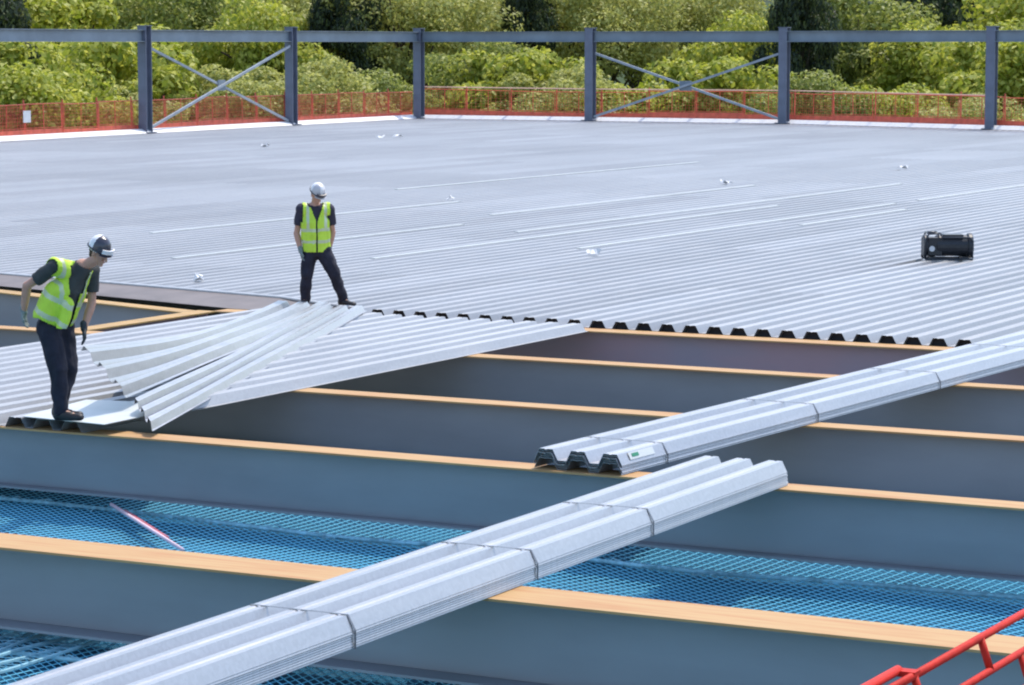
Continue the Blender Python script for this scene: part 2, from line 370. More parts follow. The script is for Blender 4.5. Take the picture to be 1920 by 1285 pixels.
# paper tag on its flank near the open end
uA, zA = p2[-2]; uB, zB = p2[-1]
def flank(y, f, off=.003): return (uB + (uA - uB) * f + off * 3, y, top2 + f * RH + off)
c = [flank(.17, .30), flank(.62, .30), flank(.62, .93), flank(.17, .93)]
MB().raw(c, [(0, 1, 2, 3)]).build('paper_tag', 'flash', b2)
c = [flank(.22, .5, .004), flank(.34, .5, .004), flank(.34, .8, .004), flank(.22, .8, .004)]
M['green'] = mat('green_print', (.02, .22, .12), .6)
MB().raw(c, [(0, 1, 2, 3)]).build('green_mark', 'green', b2)

# ------------------------------------------------------------------ safety nets
def net(u0, u1, v0, v1, z, cell, label, sag=.12, ropes=True):
    o = empty('safety_net', W((u0+u1)/2, (v0+v1)/2, z), TH, label, 'safety net', 'blue safety nets under the beams')
    hu, hv_ = (u1-u0)/2, (v1-v0)/2; rnd = random.Random(int(v0*10))
    cv = cell*.56; nu, nv = int((u1-u0)/cell), int((v1-v0)/cv) + 1; w = .0038
    ph = [rnd.uniform(0, 6) for _ in range(4)]
    def edge(a, b): return .03*abs(math.sin(a*.45+ph[1])) + .01 - .008*math.sin(a*1.7+ph[2])
    def zz(a, b):
        k = min(1, abs(b)/hv_)**6
        return -sag * (1 - (b/hv_)**2) + (.014*math.sin(a*1.3+ph[0]) + .01*math.sin(a*2.1+b*2+ph[1]))*(1-k) + edge(a, b)*k
    def pt(i, j):
        b = -hv_ + j * cv; a = -hu + (i + .5*(j % 2)) * cell - .534 * (b + hv_)
        a += .006*math.sin(j*.3+i*.11+ph[2]); b2 = b + .010*math.sin(i*.23+ph[3])
        return Vector((a, b2, zz(a, b)))
    mb = MB(); V, Fc = [], []
    def cord(p, q):
        d = (q - p); d.z = 0; d.normalize(); s = Vector((-d.y, d.x, 0)) * w
        o_ = len(V); up = Vector((0, 0, w*1.6))
        V.extend([p - s, p + up, p + s, q - s, q + up, q + s]); Fc.extend([(o_, o_+1, o_+4, o_+3), (o_+1, o_+2, o_+5, o_+4)])
    for j in range(nv):
        for i in range(nu + 25):
            if abs(pt(i, j).x) > hu: continue
            a = pt(i, j); b = pt(i + (j % 2), j + 1); c = pt(i - 1 + (j % 2), j + 1)
            cord(a, b); cord(a, c)
    mb.raw(V, Fc).build('net_mesh', 'netb', o)
    # finer debris liner hanging just below
    V, Fc, n1, n2 = [], [], 120, 14
    for j in range(n2 + 1):
        for i in range(n1 + 1):
            a = -hu + 2*hu*i/n1; b = -hv_ + 2*hv_*j/n2; V.append((a, b*1.03, zz(a, b) - .045 + (.025 if j in (0, n2) else 0)))
    for j in range(n2):
        for i in range(n1): k = j*(n1+1)+i; Fc.append((k, k+1, k+n1+2, k+n1+1))
    MB().raw(V, Fc).build('debris_liner', 'liner', o, smooth=True)
    for b in (hv_, -hv_):
        rp = [(a, b - math.copysign(.76 + .11*math.sin(a*.5+ph[0]) + .03*math.sin(a*1.9), b), zz(a, b*.68) + .03) for a in np.arange(-hu, hu, .25)]
        MB().tube(rp, .021, 6).build('edge_rope', 'netc', o, smooth=True)
        gp = []
        for kx in range(int(2*hu/.05)):
            a = -hu + kx*.05; gp.append((a, b - math.copysign(.76 + .11*math.sin(a*.5+ph[0]) + rnd.uniform(-.05, .05)*(2.2 if (kx//23) % 3 == 0 else .6), b), zz(a, b*.68) + rnd.uniform(.01, .06)))
        MB().tube(gp, .007, 5).build('gathered_edge', 'netc', o)
    return o
net(-20.5, -2.5, 16.95, 22.45, -.73, .10, 'blue safety net slung between the two nearest roof beams')
net(-17.5, -2.5, 11.0, 16.92, -.74, .10, 'blue safety net on the camera side of the nearest roof beam')
# pale net folded over at the lower left
fo = MB()
for k in range(15):
    u = -14.45 + k * .15
    fo.tube([(u + .02*math.sin(j*1.1+k), 15.0 + j*.26, -.675 + .015*math.sin(j*.8+k*2) - .03*math.sin(math.pi*j/9)) for j in range(10)], .014, 5)
for j in range(26):
    fo.tube([(-14.5 + i*.18, 15.02 + j*.09, -.68 - .03*math.sin(math.pi*j/26) + .01*math.sin(i*2+j)) for i in range(13)], .004, 4)
M['netpale'] = mat('pale_blue_net', (.32, .62, .74), .7, 0, noise=.4, nscale=3)
tag(fo.build('folded_net', 'netpale', rz=TH), 'pale blue folded net with thick cords lying on the net at lower left', 'net')
# red and white pole below the left part of the net
po = empty('striped_pole', W(-14.98, 20.95, -.80), TH, 'red and white pole lying slantwise on the blue net near the left', 'pole')
a, b = Vector((-.84, .60, .14)), Vector((.85, -.66, .05))
M['redpale'] = mat('faded_red', (.45, .12, .16), .7)
M['palepink'] = mat('faded_pink_white', (.75, .55, .62), .6)
MB().tube([a, b], .018, 8).build('pole_tube', 'palepink', po, smooth=True)
sl = MB()
for k in range(4):
    s0 = .12 + k*.15; sl.tube([a.lerp(b, s0) + Vector((.06, 0, -.015)), a.lerp(b, s0+.14) + Vector((.07, 0, -.015))], .022, 8)
sl.build('red_sleeve', 'redpale', po, smooth=True)

# ------------------------------------------------------------------ far columns, top beams and bracing
def hcol(u, v, h, label):
    o = empty('steel_column', W(u, v, -.35), TH, label, 'column', 'columns along the far edges')
    H_ = h + .35; w, d = .40, .40
    MB().box(-w/2, w/2, -d/2, -d/2+.03, .02, H_).box(-w/2, w/2, d/2-.03, d/2, .02, H_).box(-.012, .012, -d/2+.031, d/2-.031, .02, H_-.001).build('column_shaft', 'column', o)
    MB().box(-.32, .32, -.32, .32, .465, .50).build('base_plate', 'column', o)
    MB().box(-.23, .23, -.23, .23, H_, H_+.03).build('cap_plate', 'column', o)
    return o
TOPZ = 4.35
CO = [(-65.25, 80.4), (-66.08, 92.7), (-66.85, 104.7), (-67.45, 116.9), (-58.33, 116.9), (-48.7, 116.9), (-37.9, 113.3), (-28.0, 109.7)]
cw = ['column standing out of frame beyond the left end of the top beam', 'leftmost visible slate column, at the left end of the left cross bracing', 'slate column at the right end of the left cross bracing',
      'slate column at the corner where the two far edges meet', 'slate column at the left end of the right cross bracing', 'slate column at the right end of the right cross bracing',
      'rightmost visible slate column on the far edge, right of an unbraced bay', 'column standing out of frame beyond the right end of the top beam']
for i, ((u, v), l) in enumerate(zip(CO, cw)):
    if 0 < i < 7: hcol(u, v, TOPZ, l)
bw = ['left outermost grey top beam, running out of the picture at left', 'grey top beam over the left cross bracing', 'grey top beam left of the corner column, over an unbraced bay', 'grey top beam right of the corner column, over an unbraced bay',
      'grey top beam over the right cross bracing', 'grey top beam over the unbraced bay right of the right cross bracing', 'right outermost grey top beam, running out of the picture at right']
for i in range(7):
    A, B = Vector((*CO[i], 0)), Vector((*CO[i+1], 0)); d = (B-A).normalized(); L = (B-A).length; mid = (A+B)/2
    o = empty('top_beam', W(mid.x, mid.y, TOPZ-.62), TH + math.atan2(d.y, d.x), bw[i], 'beam', 'top beams between the far columns')
    h = L/2 - .21
    MB().box(-h, h, -.012, .012, .03, .45).box(-h, h, -.15, .15, .45, .475).build('beam_section', 'rail_steel', o)
    MB().box(-h, h, -.15, .15, 0, .029).build('bottom_flange', 'rail_steel', o)
for i, (zt, zb), l in ((1, (3.55, .1), 'left pair of crossed diagonal braces between two far columns'), (4, (3.2, .1), 'right pair of crossed diagonal braces between two far columns')):
    A, B = Vector((*CO[i], 0)), Vector((*CO[i+1], 0)); mid = (A+B)/2; d = (B-A).normalized(); L = (B-A).length/2 - .23
    o = empty('cross_brace', W(mid.x, mid.y, 0), TH + math.atan2(d.y, d.x), l, 'bracing', 'cross bracing')
    MB().beam((-L, .05, zt), (L, .05, zb+.2), .08, .10).build('diagonal', 'brace', o)
    MB().beam((-L, -.07, zb+.2), (L, -.07, zt), .08, .10).build('diagonal', 'brace', o)
    MB().box(-.3, .3, -.02, .02, (zt+zb+.2)/2-.22, (zt+zb+.2)/2+.22).build('gusset_plate', 'rail_steel', o)

# ------------------------------------------------------------------ red edge protection barriers
def barrier_meshes(L, dense):
    fr = MB(); fr.tube([(-L/2, 0, 1.45), (L/2, 0, 1.45)], .022, 6); fr.tube([(-L/2, 0, .55), (L/2, 0, .55)], .014, 6)
    for x in (-L/2+.05, L/2-.05, 0): fr.tube([(x, 0, .1), (x, 0, 1.45)], .02, 6)
    me = MB(); n = int(L / dense); r = random.Random(int(dense*1000))
    for k in range(1, n):
        x = -L/2 + L*k/n + r.uniform(-.02, .02); me.beam((x, .01, .3), (x, .01, 1.43), .009, .009, up=(0, 1, 0))
    for k in range(1, 9): me.beam((-L/2, -.01, .3+k*.13), (L/2, -.01, .3+k*.13), .009, .009)
    tb = MB().box(-L/2, L/2, -.01, .01, .18, .50)
    pst = []
    for x in (-L/2, L/2-.1)[:1]:
        p = MB().tube([(x+.02, .05, -.5), (x+.02, .05, 1.62)], .032, 8); p.box(x-.08, x+.1, -.06, .14, .0, .12); pst.append(p)
    return fr, me, tb, pst
protos = {}
def barrier(u, v, rz, L, dense, z, label):
    key = (L, dense)
    if key not in protos:
        fr, me, tb, pst = barrier_meshes(L, dense)
        o = empty('edge_barrier', (0, 0, 0), 0, label, 'safety barrier', 'red safety barriers along the far edges')
        fr.build('frame', 'red', o); me.build('infill_mesh', 'red', o); tb.build('toe_board', 'red', o)
        for p in pst: p.build('post', 'red', o)
        protos[key] = o
    else: o = copy_tree(protos[key])
    o.location = W(u, v, z + random.uniform(-.05, .05)); o.rotation_euler = (random.uniform(-.03, .03), random.uniform(-.012, .012), TH + rz); o['label'] = label
    return o
bay = ['between the corner column and the first cross braced bay', 'under the left cross bracing', 'left of the leftmost visible column']
def ordinal(k): return ['first', 'second', 'third', 'fourth', 'fifth', 'sixth', 'seventh', 'eighth', 'ninth', 'tenth'][k]
k = 0
for i in range(15):
    v = FARV - 1.25 - i*2.5
    if v > 104.7: l = '%s red mesh barrier left of the corner column' % ordinal(int((FARV - v)/2.5))
    elif v > 92.7: l = '%s red mesh barrier left of the left bracing right hand column' % ordinal(int((104.9 - v)/2.5))
    else: l = '%s red mesh barrier left of the leftmost visible column' % ordinal(int((92.9 - v)/2.5))
    barrier(left_u(v) - .25, v, math.pi/2 + .066, 2.5, (.085, .06, .11)[i % 3], -.05, l)
n_ = 0
for (a0, b0, a1, b1, n) in [(-67.6, 117.5, -48.5, 117.5, 8), (-48.5, 117.5, -28.5, 110.3, 9)]:
    L = math.hypot(a1-a0, b1-b0)/n
    for i in range(n):
        f = (i+.5)/n; u = a0+(a1-a0)*f; v = b0+(b1-b0)*f
        if u < -58.3: l = '%s red mesh barrier right of the corner column' % ordinal(int((u+67.6)/L))
        elif u < -48.7: l = '%s red mesh barrier right of the right bracing left hand column' % ordinal(int((u+58.3)/L))
        elif u < -37.9: l = '%s red mesh barrier right of the right bracing right hand column' % ordinal(int((u+48.7)/L*1.06))
        else: l = '%s red mesh barrier right of the rightmost visible column' % ordinal(int((u+37.9)/L*1.06))
        barrier(u, v, math.atan2(b1-b0, a1-a0), round(L, 2), (.13, .24, .17)[i % 3], 0, l)
ln = MB().tube([(-67.3, 117.15, 1.6), (-58.3, 117.15, 1.56), (-48.7, 117.15, 1.57), (-37.9, 113.6, 1.5)], .028, 6)
tag(ln.build('lifeline', 'orange_line', rz=TH), 'pale orange safety line strung along the top of the right far barriers', 'safety line')
sg = MB().box(-.22, .22, -.01, .01, -.22, .22)
tag(sg.build('sign_board', 'white', loc=W(-65.7, 84.6, .95), rz=TH+math.pi/2), 'small blank white square board on the left red barrier', 'sign')

# ------------------------------------------------------------------ red lattice guard in the lower right corner
o = empty('red_ladder_rail', W(-4.83, 14.0, .15), TH, 'red tubular rail with short uprights in the lower right corner', 'guard rail')
y0, y1 = -3.2, 5.0
MB().tube([(0, y0, .35), (0, y1, .35)], .0225, 12).build('top_rail', 'red_glossy', o, smooth=True)
MB().tube([(.06, y0, .175), (.06, y1, .175)], .021, 12).build('lower_rail', 'red_glossy', o, smooth=True)
MB().tube([(.12, y0, .0), (.12, y1, .0)], .02, 12).build('bottom_rail', 'red_glossy', o, smooth=True)
for y in (-2.75, -1.7, -.62, .42, 1.5, 2.55, 3.6, 4.6):
    MB().tube([(0, y, .35), (.06, y, .175)], .022, 10).build('upright', 'red_glossy', o, smooth=True)
    MB().tube([(.06, y+.5, .175), (.12, y+.5, .0)], .018, 10).build('upright', 'red_glossy', o, smooth=True)
MB().tube([(-.085, y0, .37), (-.085, -.62, .37)], .026, 12).build('side_tube', 'red_glossy', o, smooth=True)
MB().box(-.10, .02, -.66, -.58, .345, .375).build('end_bracket', 'red_glossy', o)

# ------------------------------------------------------------------ black machine on the deck
o = empty('black_generator', W(-15.75, 44.95, RH), 0, 'squat black tank shaped machine in a tubular frame, alone on the deck', 'generator')
tk = MB(); n = 20
for (x0, x1, r) in ((-.22, .40, .19), (.34, .44, .225), (-.44, -.36, .2)):
    ps = [(x0, 0, .245), (x0+.02, 0, .245), (x1-.02, 0, .245), (x1, 0, .245)]
    tk.tube(ps, [r*.9, r, r, r*.9], n)
tk.build('tank', 'black', o, smooth=False, bevel=.004)
MB().box(-.37, -.12, -.17, .17, .07, .40).build('engine', 'black', o, bevel=.02)
MB().box(-.10, .26, -.17, .17, .40, .452).build('top_panel', 'black', o, bevel=.012)
MB().tube([(-.30, -.185, .20), (-.30, -.17, .20)], .05, 14).build('dial', 'white', o)
for y in (-.21, .21):
    MB().tube([(-.42, y, .015), (-.42, y, .36), (-.36, y, .47), (-.16, y, .47), (-.13, y, .40), (.36, y, .40), (.42, y, .34), (.42, y, .015), (-.42, y, .015)], .018, 8).build('frame_tube', 'blacksteel', o, smooth=True)
for x, z in ((-.36, .47), (-.16, .47), (.42, .34), (-.42, .10), (.42, .05)): MB().tube([(x, -.21, z), (x, .21, z)], .016, 8).build('cross_tube', 'blacksteel', o, smooth=True)
for x in (-.28, .28): MB().box(x-.05, x+.05, -.2, .2, 0, .06).build('foot', 'black', o)

o.scale = (.94, .94, .94)
# ------------------------------------------------------------------ small pale offcuts on the deck
bits = [((-31.7, 56.4), 'small white offcut on the deck in the middle distance, straight behind the standing worker'), ((-24.3, 35.4), 'white crumpled scrap near the left edge of the deck opening'),
        ((-54.9, 92.2), 'left one of the two white scraps far off before the corner column'), ((-54.6, 93.0), 'right one of the two white scraps far off before the corner column'),
        ((-21.3, 42.8), 'single white scrap on the deck between the standing worker and the black machine'), ((-29.2, 66.3), 'small white scrap on the far right part of the deck'), ((-28.1, 76.3), 'farthest small white scrap at the right of the deck'),
        ((-53.9, 82.7), 'white scrap on the far deck left of the standing worker')]
for i, ((u, v), l) in enumerate(bits):
    r = random.Random(i); V = []; s = .10 if v < 60 else .14
    for kx in range(5):
        for ky in range(3): V.append(((kx-2)*s*.55 + r.uniform(-.03, .03), (ky-1)*s*.6 + r.uniform(-.03, .03), r.uniform(0.0, .13)))
    Fc = [(ky+kx*3, ky+1+kx*3, ky+4+kx*3, ky+3+kx*3) for kx in range(4) for ky in range(2)]
    so = MB().raw(V, Fc).build('offcut', 'white', loc=W(u, v, RH), rz=TH + r.uniform(0, 3)); m = so.modifiers.new('s', 'SOLIDIFY'); m.thickness = .006
    tag(so, l, 'offcut', 'white scraps on the deck')

# ------------------------------------------------------------------ people
def capsule(mb, p0, p1, r0, r1, ax=None, n=14):
    """tapered rounded limb; r may be (across ax, other)"""
    p0, p1 = Vector(p0), Vector(p1); d = p1 - p0
    if d.length < 1e-6: d = Vector((0, 0, 1e-4)); p1 = p0 + d
    L = d.length; d.normalize(); a = Vector(ax) if ax else d.orthogonal(); a = (a - d * a.dot(d)).normalized(); b = d.cross(a)
    r0 = r0 if isinstance(r0, tuple) else (r0, r0); r1 = r1 if isinstance(r1, tuple) else (r1, r1)
    rows = []
    for t in (90, 60, 35, 12): rows.append((-math.sin(math.radians(t)), math.cos(math.radians(t)), 0))
    for t in (12, 35, 60, 90): rows.append((math.sin(math.radians(t)), math.cos(math.radians(t)), 1))
    vs_, fs = [], []
    for s, c_, e in rows:
        r = r1 if e else r0; cen = (p1 if e else p0) + d * (s * (r[0] + r[1]) / 2); c_ = max(c_, .02)
        for k in range(n):
            t = 2*math.pi*k/n; vs_.append(cen + a*(math.cos(t)*r[0]*c_) + b*(math.sin(t)*r[1]*c_))
    R = len(rows)
    for i in range(R-1):
        for k in range(n): fs.append((i*n+k, i*n+(k+1)%n, (i+1)*n+(k+1)%n, (i+1)*n+k))
    fs.append(tuple(range(n))[::-1]); fs.append(tuple((R-1)*n+k for k in range(n)))
    mb.raw(vs_, fs)
def organic(name, caps, m, parent, voxel=.012, it=2, keep=None, solid=0., second=None, wrinkle=0.):
    mb = MB()
    for c_ in caps: capsule(mb, *c_)
    me = mb.mesh('tmp'); ob = bpy.data.objects.new('tmp', me); COL.objects.link(ob)
    r = ob.modifiers.new('r', 'REMESH'); r.mode = 'VOXEL'; r.voxel_size = voxel
    s = ob.modifiers.new('s', 'SMOOTH'); s.iterations = it; s.factor = .5
    dg = bpy.context.evaluated_depsgraph_get(); dg.update()
    me2 = bpy.data.meshes.new_from_object(ob.evaluated_get(dg)); bpy.data.objects.remove(ob)
    if wrinkle:
        from mathutils import noise
        for v in me2.vertices:
            k = noise.noise(Vector((v.co.x*14, v.co.y*14, v.co.z*9))) * wrinkle; v.co += v.normal * k
    if keep:
        bm = bmesh.new(); bm.from_mesh(me2)
        bmesh.ops.delete(bm, geom=[f for f in bm.faces if not keep(f.calc_center_median())], context='FACES')
        bm.to_mesh(me2); bm.free()
    me2.name = name; me2.materials.clear()
    o = link(name, me2, m, parent, smooth=True)
    if second:
        for p in me2.polygons: p.material_index = 1 if second(p.center) else 0
    if solid: q = o.modifiers.new('s', 'SOLIDIFY'); q.thickness = solid; q.offset = 1
    return o
def hand(wr, dirn, palm_n, side, curl=.35):
    """capsules for a hand: palm, four fingers of unequal length with two bends, thumb from the side of the palm"""
    wr, d, n = Vector(wr), Vector(dirn).normalized(), Vector(palm_n); n = (n - d*n.dot(d)).normalized(); s = d.cross(n).normalized() * side
    c_ = [(wr, wr + d*.085, (.030, .017), (.042, .015), s)]
    for k, (off, l) in enumerate(((.031, .066), (.011, .076), (-.011, .070), (-.030, .054))):
        a = wr + d*.088 + s*off; d1 = (d + n*curl*.6).normalized(); b = a + d1*l*.5; d2 = (d + n*curl*2).normalized(); e = b + d2*l*.5
        c_ += [(a - d*.02, b, .0095, .009), (b, e, .009, .0075)]
    a = wr + d*.03 + s*.034; b = a + (d*.7 + s*.7 + n*.2).normalized()*.04; e = b + (d + s*.15 + n*.4).normalized()*.032
    c_ += [(wr + d*.015 + s*.018, a, .014, .013), (a, b, .013, .011), (b, e, .011, .009)]
    return c_
def person(J, F, Lf, head_f, label, loc, gl, hel2, shirt, hem, vopen, vlow=None, sc=1.):
    """J: joints in metres relative to loc (x right, y away, z up). F forward, Lf the person's left."""
    V = Vector; J = {k: V(v) * (sc if len(k) != 3 or k[1:] not in ('hd', 'pn') else 1) for k, v in J.items()}; F, Lf, hf = V(F).normalized(), V(Lf).normalized(), V(head_f).normalized()
    o = empty('person', loc, 0, label, 'person', 'roof workers')
    pel, che, nek, hd = J['pelvis'], J['chest'], J['neck'], J['head']
    T = (nek - pel).normalized(); Fr = (F - T*F.dot(T)).normalized()
    hl = hf.cross(V((0, 0, 1))).normalized() * -1; hu = hl.cross(hf).normalized() * -1
    if hu.z < 0: hu = -hu
    body = [(pel, che, (.155, .105), (.165, .115), Lf), (che, nek - T*.05, (.165, .11), (.085, .075), Lf), (nek - T*.05, hd - hu*.06, .055, .054)]
    body += [(hd + hu*.02 - hf*.012, hd + hu*.045 - hf*.012, (.074, .092), (.072, .088), hl), (hd - hu*.045 + hf*.025, hd + hu*.0 + hf*.02, (.050, .050), (.062, .066), hl),
             (hd - hu*.092 + hf*.062, hd - hu*.085 + hf*.055, .022, .026),                                        # chin
             (hd + hu*.012 + hf*.092, hd - hu*.030 + hf*.108, .010, .015),                                        # nose
             (hd - hu*.058 + hf*.084 - hl*.018, hd - hu*.058 + hf*.084 + hl*.018, .009, .009),                     # mouth
             (hd + hu*.034 + hf*.078 - hl*.035, hd + hu*.034 + hf*.078 + hl*.035, .012, .012)]                     # brow
    for s in (-1, 1):
        body.append((hd + hl*s*.076 + hu*.015, hd + hl*s*.078 - hu*.02, (.012, .02), (.01, .014), hl))             # ear
        body.append((hd + hl*s*.032 + hu*.012 + hf*.078, hd + hl*s*.034 + hu*.012 + hf*.078, .011, .011))          # eyes
    for s in 'RL':
        sh, el, wr, hp, kn, an = (J[s + k] for k in ('sh', 'el', 'wr', 'hip', 'kn', 'an'))
        body += [(che.lerp(nek, .6), sh, .07, .062), (sh, el, .052, .041), (el, el.lerp(wr, .35), .045, .045), (el.lerp(wr, .35), wr, .045, .030)]
        body += [(hp, kn, .082, .055), (kn, kn.lerp(an, .35), .055, .056), (kn.lerp(an, .35), an, .056, .036), (an, an + J[s+'toe']*.15 - V((0, 0, .04)), .035, .028)]
        body += hand(wr, J[s+'hd'], J[s+'pn'], 1 if s == 'R' else -1)
    organic('body', body, 'skin', o, .0085, 1)
    # hair
    organic('hair', [(hd + hu*.03 - hf*.03, hd + hu*.06 - hf*.025, (.080, .090), (.078, .09), hl), (hd - hu*.04 - hf*.06, hd + hu*.02 - hf*.05, .045, .06)], 'hair', o, .010, 1)
    # shirt with short sleeves
    sc_ = [(pel + T*.02, che, (.172, .125), (.182, .132), Lf), (che, nek - T*.06, (.180, .125), (.095, .085), Lf)]
    for s in 'RL':
        sh, el = J[s+'sh'], J[s+'el']; sc_ += [(che.lerp(nek, .6), sh, .085, .078), (sh, sh.lerp(el, .62), .070, .066)]
    cuts = [(J[s+'sh'].lerp(J[s+'el'], .66), (J[s+'el'] - J[s+'sh']).normalized()) for s in 'RL']
    def keep_shirt(c_):
        if (c_ - nek).length < .085 and (c_ - nek).dot(T) > -.055: return False
        return not any((c_ - q).dot(dn) > 0 and (c_ - q).length < .13 for q, dn in cuts)
    organic('tshirt', sc_, shirt, o, .011, 2, keep_shirt, .004, wrinkle=.010)
    # trousers
    tr = [(pel - T*.02, pel + T*.07, (.175, .130), (.172, .128), Lf)]
    for s in 'RL':
        hp, kn, an = J[s+'hip'], J[s+'kn'], J[s+'an']
        tr += [(hp, kn, .118, .090), (kn, an + V((0, 0, .02)), .088, .070), (hp, pel, .12, .13)]
    organic('trousers', tr, 'trouser', o, .011, 2, wrinkle=.016)
    for s in 'RL':
        an, tv = J[s+'an'], J[s+'toe'].normalized()
        heel = V((an.x, an.y, an.z - .045)) - tv*.035; toe = heel + tv*.235
        organic('boot', [(an + V((0, 0, .05)), heel + V((0, 0, .01)), .056, .05), (heel, toe, (.042, .045), (.046, .034), tv.cross(V((0, 0, 1)))), (heel + V((0, 0, .03)), heel + tv*.14 + V((0,0,.005)), .05, .044)], 'boot', o, .010, 1)
        organic('glove', [(tuple(a) if False else a) for a in [(c_[0], c_[1], (c_[2][0]*1.18, c_[2][1]*1.3) if isinstance(c_[2], tuple) else c_[2]*1.25, (c_[3][0]*1.18, c_[3][1]*1.3) if isinstance(c_[3], tuple) else c_[3]*1.25) + ((c_[4],) if len(c_) > 4 else ()) for c_ in hand(J[s+'wr'], J[s+'hd'], J[s+'pn'], 1 if s == 'R' else -1)]] +
                [(J[s+'wr'] - J[s+'hd'].normalized()*.04, J[s+'wr'] + J[s+'hd'].normalized()*.01, .036, .034)], gl[s], o, .007, 1)
    # hi-vis vest: open front, armholes, tapes
    vc = [(pel + T*.0, che, (.198, .150), (.203, .150), Lf), (che, nek - T*.055, (.20, .14), (.12, .10), Lf)]
    for s in 'RL': vc.append((che.lerp(nek, .6), J[s+'sh'], .10, .092))
    if vlow: vc += [(V(a), V(b), r0, r1, ax) for a, b, r0, r1, ax in vlow]
    Lt = (nek - pel).length
    def keep_vest(c_):
        h = (c_ - pel).dot(T); w_ = (c_ - pel).dot(Lf); dpt = (c_ - pel - T*h).dot(Fr)
        if not hem(c_, h, w_): return False
        if (c_ - nek).length < .115 and h > Lt - .07: return False
        if h > Lt*.58 and abs(w_) > .185: return False
        if dpt > 0 and vopen(h / Lt, w_): return False
        return True
    def tape(c_):
        h = (c_ - pel).dot(T) / Lt; w_ = abs((c_ - pel).dot(Lf))
        return .12 < h < .19 or .38 < h < .45 or (h > .45 and .10 < w_ < .14)
    organic('vest', vc, ['hivis', 'reflect'], o, .011, 2, keep_vest, .005, tape, wrinkle=.014)
    # helmet: shell, peak, band
    def keep_h(c_): return (c_ - hd).dot(hu) > .028
    hs = organic('helmet', [(hd + hu*.035 - hf*.012, hd + hu*.075 - hf*.012, (.098, .122), (.086, .108), hl)], hel2[:2], o, .009, 1, keep_h, .006,
                 second=(lambda c_: (c_ - hd).dot(hf) > -.02 and abs((c_ - hd).dot(hl)) > (.0 if hel2[2:] else .022) and (c_ - hd).dot(hu) > .03))
    pk = [];
    for k in range(9):
        t = math.radians(-50 + k*12.5); r0, r1 = .104, .138
        for r in (r0, r1):
            pk.append(hd + hu*(.036 - (r-r0)*.35) + hf*(math.cos(t)*(r*1.10) - .012) + hl*(math.sin(t)*r*.88))
    pm = MB().raw(pk, [(2*i, 2*i+1, 2*i+3, 2*i+2) for i in range(8)]).build('peak', hel2[1], hs); m = pm.modifiers.new('s', 'SOLIDIFY'); m.thickness = .006
    bd = [hd + hu*.045 + hf*(math.cos(t)*.128 - .012) + hl*(math.sin(t)*.101) for t in [2*math.pi*k/24 for k in range(25)]]
    MB().tube(bd, .007, 6).build('goggle_band', 'blacksteel', hs, smooth=True)
    gm = []
    for k in range(7):
        t = math.radians(-42 + k*14)
        for dz in (.045, .085): gm.append(hd + hu*dz + hf*(math.cos(t)*.134 - .012) + hl*(math.sin(t)*.108))
    gg = MB().raw(gm, [(2*i, 2*i+1, 2*i+3, 2*i+2) for i in range(6)]).build('goggles', 'helmetd' if not hel2[2:] else 'helmet', hs); m = gg.modifiers.new('s', 'SOLIDIFY'); m.thickness = .014
    return o
V3 = Vector
# the standing worker, facing the camera, head bowed towards his left
person(dict(pelvis=(-.10, .02, .82), chest=(-.115, -.01, 1.15), neck=(-.115, -.03, 1.45), head=(-.08, -.095, 1.560),
            Rsh=(-.305, 0, 1.355), Rel=(-.375, .02, 1.02), Rwr=(-.315, -.05, .78), Rhd=(.10, -.05, -.5), Rpn=(.7, .1, 0),
            Lsh=(.08, .02, 1.355), Lel=(.12, .10, 1.03), Lwr=(.075, .10, .80), Lhd=(-.05, .0, -.5), Lpn=(-.7, .1, 0),
            Rhip=(-.185, .02, .78), Rkn=(-.235, -.04, .44), Ran=(-.265, .03, .085), Rtoe=(-.10, -1, 0),
            Lhip=(-.01, .02, .78), Lkn=(.155, -.03, .44), Lan=(.265, .02, .085), Ltoe=(.75, -.66, 0)),
       (.12, -1, 0), (1, .12, 0), (.45, -.62, -.50), 'worker in yellow vest and white helmet standing with feet apart, looking down at the sheets',
       W(-20.46, 32.83, RH + .002), {'R': 'glove', 'L': 'glove'}, ['helmet', 'helmetg'], 'shirt',
       lambda c_, h, w_: h > -.045, lambda h, w_: abs(w_) < (.012 if h < .62 else .012 + (h - .62)*.24), sc=.985)
# the bending worker, facing right
person(dict(pelvis=(-.085, .02, .87), chest=(.055, -.02, 1.175), neck=(.215, -.075, 1.43), head=(.355, -.145, 1.515),
            Rsh=(-.03, -.19, 1.395), Rel=(-.30, -.09, 1.22), Rwr=(-.345, -.02, .985), Rhd=(.04, -.02, -.5), Rpn=(.7, -.2, 0),
            Lsh=(.25, .11, 1.35), Lel=(.245, .12, 1.05), Lwr=(.185, .02, .83), Lhd=(.03, -.05, -.5), Lpn=(-.7, -.2, 0),
            Rhip=(-.115, -.06, .83), Rkn=(-.03, -.10, .47), Ran=(-.02, -.07, .085), Rtoe=(.93, -.30, 0),
            Lhip=(-.02, .09, .83), Lkn=(.045, .04, .47), Lan=(-.055, .09, .085), Ltoe=(.95, -.25, 0)),
       (.80, -.60, 0), (.60, .80, 0), (.74, -.50, -.40), 'worker in yellow vest and dark helmet bending forward at the laid sheets',
       W(-16.33, 21.52, .12), {'R': 'glove', 'L': 'gloved'}, ['helmet', 'helmetd', 'x'], 'shirtg',
       lambda c_, h, w_: c_.z > .90 + .55*max(0, -.02 - c_.x) or (h > .0 and c_.z > 1.0), lambda h, w_: -.075 < w_ - .02 < .055 + (.04 if h > .6 else 0),
       sc=1.06, vlow=[((.06, -.18, 1.12), (.01, -.22, .84), (.04, .10), (.025, .05), (.6, .8, 0)), ((-.03, -.12, 1.24), (-.13, -.11, 1.02), .12, .13, (.6, .8, 0))])

